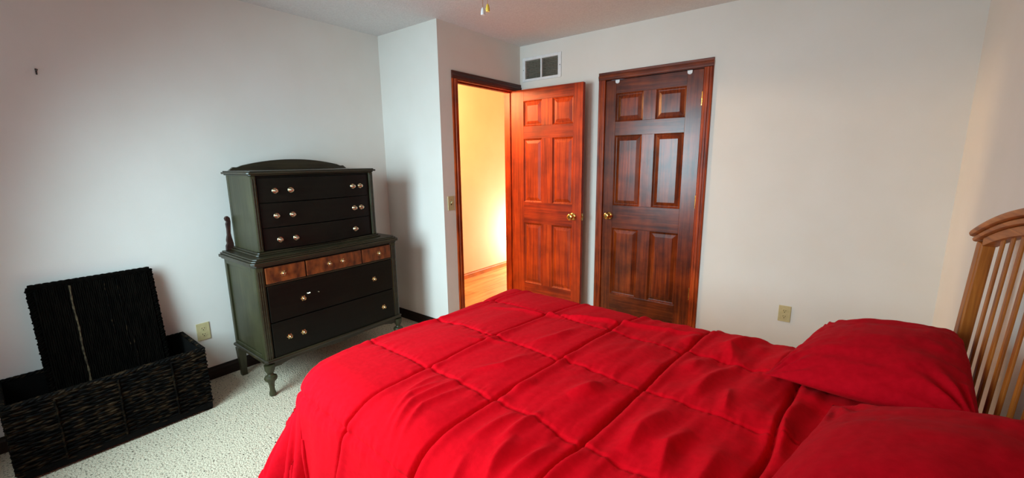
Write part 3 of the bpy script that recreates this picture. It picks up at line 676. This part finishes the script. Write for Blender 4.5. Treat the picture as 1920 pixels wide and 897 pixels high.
    for pts, w, a in (([(-.631,1.098),(-.59,1.17),(-.578,1.233)], .030, .016), ([(-.653,.985),(-.67,.88),(-.685,.795)], .022, .013), ([(-.71,.97),(-.735,.86),(-.76,.77)], .02, .010),
                      ([(-.651,.852),(-.645,.76),(-.632,.68)], .022, .015), ([(-.55,.90),(-.57,.80),(-.60,.70)], .02, .011), ([(-.374,.96),(-.375,1.08),(-.340,1.20)], .030, .020), ([(-.27,.90),(-.29,1.05),(-.25,1.15)], .028, .016),
                      ([(-.305,1.332),(-.285,1.48),(-.231,1.638)], .026, .014), ([(-.245,1.66),(-.277,1.80),(-.20,2.0)], .034, .018), ([(-.992,.66),(-1.032,.80),(-.999,.977)], .016, .009),
                      ([(-.96,.68),(-.985,.80),(-.95,.95)], .014, .008), ([(-1.03,.68),(-1.07,.82),(-1.04,.93)], .014, .007), ([(-.717,.60),(-.735,.74)], .018, .012), ([(-1.091,.80),(-1.086,.96)], .014, .006),
                      ([(-.205,1.30),(-.215,1.46)], .018, .012), ([(-1.40,1.62),(-1.092,1.69),(-.872,1.760),(-.585,1.85),(-.3,1.93)], .020, .012), ([(-.95,1.36),(-.90,1.47),(-.88,1.58)], .022, .008),
                      ([(-1.00,1.05),(-.93,1.14),(-.90,1.26)], .018, .007), ([(-.16,.78),(-.19,.95),(-.17,1.12)], .03, .016), ([(-.05,1.15),(-.06,1.35),(-.02,1.50)], .03, .018), ([(.03,.95),(.01,1.12),(.04,1.30)], .03, .016),
                      ([(-.52,.66),(-.50,.80),(-.46,.93)], .02, .012), ([(-.42,.72),(-.40,.84)], .018, .012), ([(-1.2,1.25),(-1.0,1.31)], .016, .004), ([(-.8,1.02),(-.76,1.12)], .02, .007),
                      ([(-.13,1.62),(-.10,1.78),(-.06,1.93)], .03, .014), ([(-.36,1.50),(-.34,1.62)], .022, .008), ([(-.45,1.75),(-.40,1.88)], .03, .010)):
        Hh += fold(cx, cy, pts, w*.85, a*1.6)
    ca, sa = math.cos(math.radians(78)), math.sin(math.radians(78))
    la = cx*ca+cy*sa; lb = -cx*sa+cy*ca
    amt = np.clip((cx+1.35)/1.0, .25, 1)
    Hh += amt*(.015*vnoise(la*4.0, lb*15, 21) + .009*vnoise(la*9, lb*32, 22))
    Hh += .016*vnoise(cx*4, cy*4, 23)*amt
    head = np.clip((cx+.45)/.45, 0, 1)
    Hh += head*(.026*vnoise(cx*7+3, cy*5, 31) + .010*vnoise(cx*18, cy*14, 32))
    # pressed flat where the pillows lie
    under = np.clip((cx-.04)/.08, 0, 1)*np.clip((cy-.6)/.1, 0, 1)*np.clip((2.0-cy)/.1, 0, 1)
    Hh = Hh*(1-.75*under)
    # normals of the smooth drape
    G = np.stack([X, Y, Z], -1)
    gu = np.gradient(G, axis=0); gv = np.gradient(G, axis=1)
    Nn = np.cross(gu, gv); Nn /= np.linalg.norm(Nn, axis=-1, keepdims=True)+1e-12
    if Nn[nu//4, nv//2, 2] < 0: Nn = -Nn
    G = G + Nn*Hh[..., None]
    G[..., 2] = np.maximum(G[..., 2], .022)
    verts = G.reshape(-1, 3)
    idx = np.arange(nu*nv).reshape(nu, nv)
    faces = np.stack([idx[:-1,:-1], idx[:-1,1:], idx[1:,1:], idx[1:,:-1]], -1).reshape(-1, 4)
    return verts, faces
def fast_mesh(name, verts, faces, mat, origin):
    me = bpy.data.meshes.new(name); o = np.array(origin)
    me.vertices.add(len(verts)); me.vertices.foreach_set('co', (verts-o).astype(np.float32).ravel())
    me.loops.add(faces.size); me.loops.foreach_set('vertex_index', faces.astype(np.int32).ravel())
    me.polygons.add(len(faces)); me.polygons.foreach_set('loop_start', (np.arange(len(faces))*4).astype(np.int32))
    me.polygons.foreach_set('use_smooth', np.ones(len(faces), bool))
    me.update(calc_edges=True); me.validate(); me.materials.append(mat)
    ob = bpy.data.objects.new(name, me); COL.objects.link(ob); ob.location = origin
    return ob
vs, fs = comforter()
cf = fast_mesh('comforter', vs, fs, MT['red'], (-.6, 1.36, .6))
so = cf.modifiers.new('thick', 'SOLIDIFY'); so.thickness = .012; so.offset = -1
tag(cf, 'bright red quilted comforter spread over the bed and hanging down its sides', 'comforter')

# ------------------------------------------------------------------ pillows
def pillow(name, c, hl, hw, th, rz, ry, rx, mat, label, seed, shear=0):
    n_ = 90
    u = np.linspace(-1, 1, n_); U, V = np.meshgrid(u, u, indexing='ij')
    Uq = np.sign(U)*np.abs(U)**.8; Vq = np.sign(V)*np.abs(V)**.8
    prof = np.clip((1-np.abs(Uq)**2.3), 0, 1)**.68*np.clip((1-np.abs(Vq)**2.3), 0, 1)**.68
    X = hl*Uq*(1-.07*(1-Vq**2)*np.abs(Uq)**4*0 - .05*(1-np.abs(Vq)**2)*np.abs(Uq)**6)
    X = X + shear*Vq
    Y = hw*Vq*(1-.05*(1-np.abs(Uq)**2)*np.abs(Vq)**6)
    edge = np.clip(1-prof, 0, 1)
    wr = .020*vnoise(U*2.5+seed, V*5+3, seed)*prof + .008*vnoise(U*4, V*13, seed+1)*(.25+edge) + .004*vnoise(U*12, V*12, seed+2)
    # creases running in from the foot-end corners
    for cu, cv in ((-1, -1), (-1, 1), (1, -1), (1, 1)):
        dd = np.hypot(Uq-cu, (Vq-cv)*1.2); an = np.arctan2((Vq-cv), (Uq-cu))
        wr += .020*np.exp(-((dd-.28)/.28)**2)*np.cos(an*15+seed)*np.clip(dd*4, 0, 1)*.55
    top = th*prof + wr*np.clip(prof*3, 0, 1); bot = -th*.80*prof
    Tm = Matrix.Rotation(rz, 4, 'Z') @ Matrix.Rotation(ry, 4, 'Y') @ Matrix.Rotation(rx, 4, 'X')
    R3 = np.array([[Tm[i][j] for j in range(3)] for i in range(3)])
    th_x = 1 + .08*Uq
    A = np.stack([X, Y, top*th_x], -1).reshape(-1, 3) @ R3.T + np.array(c)
    B = np.stack([X, Y, bot], -1).reshape(-1, 3) @ R3.T + np.array(c)
    for G in (A, B):   # pressed against the leaning headboard, resting on the comforter
        lim = hx(G[:,2]) - .012; k_ = .03
        G[:,0] = lim - k_*np.log1p(np.exp(np.clip((lim-G[:,0])/k_, -30, 30)))
        G[:,2] = .664 + .010*np.log1p(np.exp(np.clip((G[:,2]-.664)/.010, -30, 30)))
    idx = np.arange(n_*n_).reshape(n_, n_)
    f1 = np.stack([idx[:-1,:-1], idx[1:,:-1], idx[1:,1:], idx[:-1,1:]], -1).reshape(-1, 4)
    # bottom shares the border ring of the top
    off = n_*n_; m2 = idx + off
    mp = m2.copy(); mp[0,:] = idx[0,:]; mp[-1,:] = idx[-1,:]; mp[:,0] = idx[:,0]; mp[:,-1] = idx[:,-1]
    f2 = np.stack([mp[:-1,:-1], mp[:-1,1:], mp[1:,1:], mp[1:,:-1]], -1).reshape(-1, 4)
    ob = fast_mesh(name, np.vstack([A, B]), np.vstack([f1, f2]), mat, c)
    return tag(ob, label, 'pillow', 'red pillows at the head of the bed')
pillow('pillow', (.185, 1.800, .728), .255, .300, .112, math.radians(-15), math.radians(-8), math.radians(3), MT['red2'], 'dark red pillow farther from the viewer, against the headboard', 41)
pillow('pillow', (.190, 1.000, .738), .255, .395, .125, math.radians(-6), math.radians(-13), math.radians(3), MT['red2'], 'dark red pillow nearest the viewer, cut by the picture corner', 57, .075)
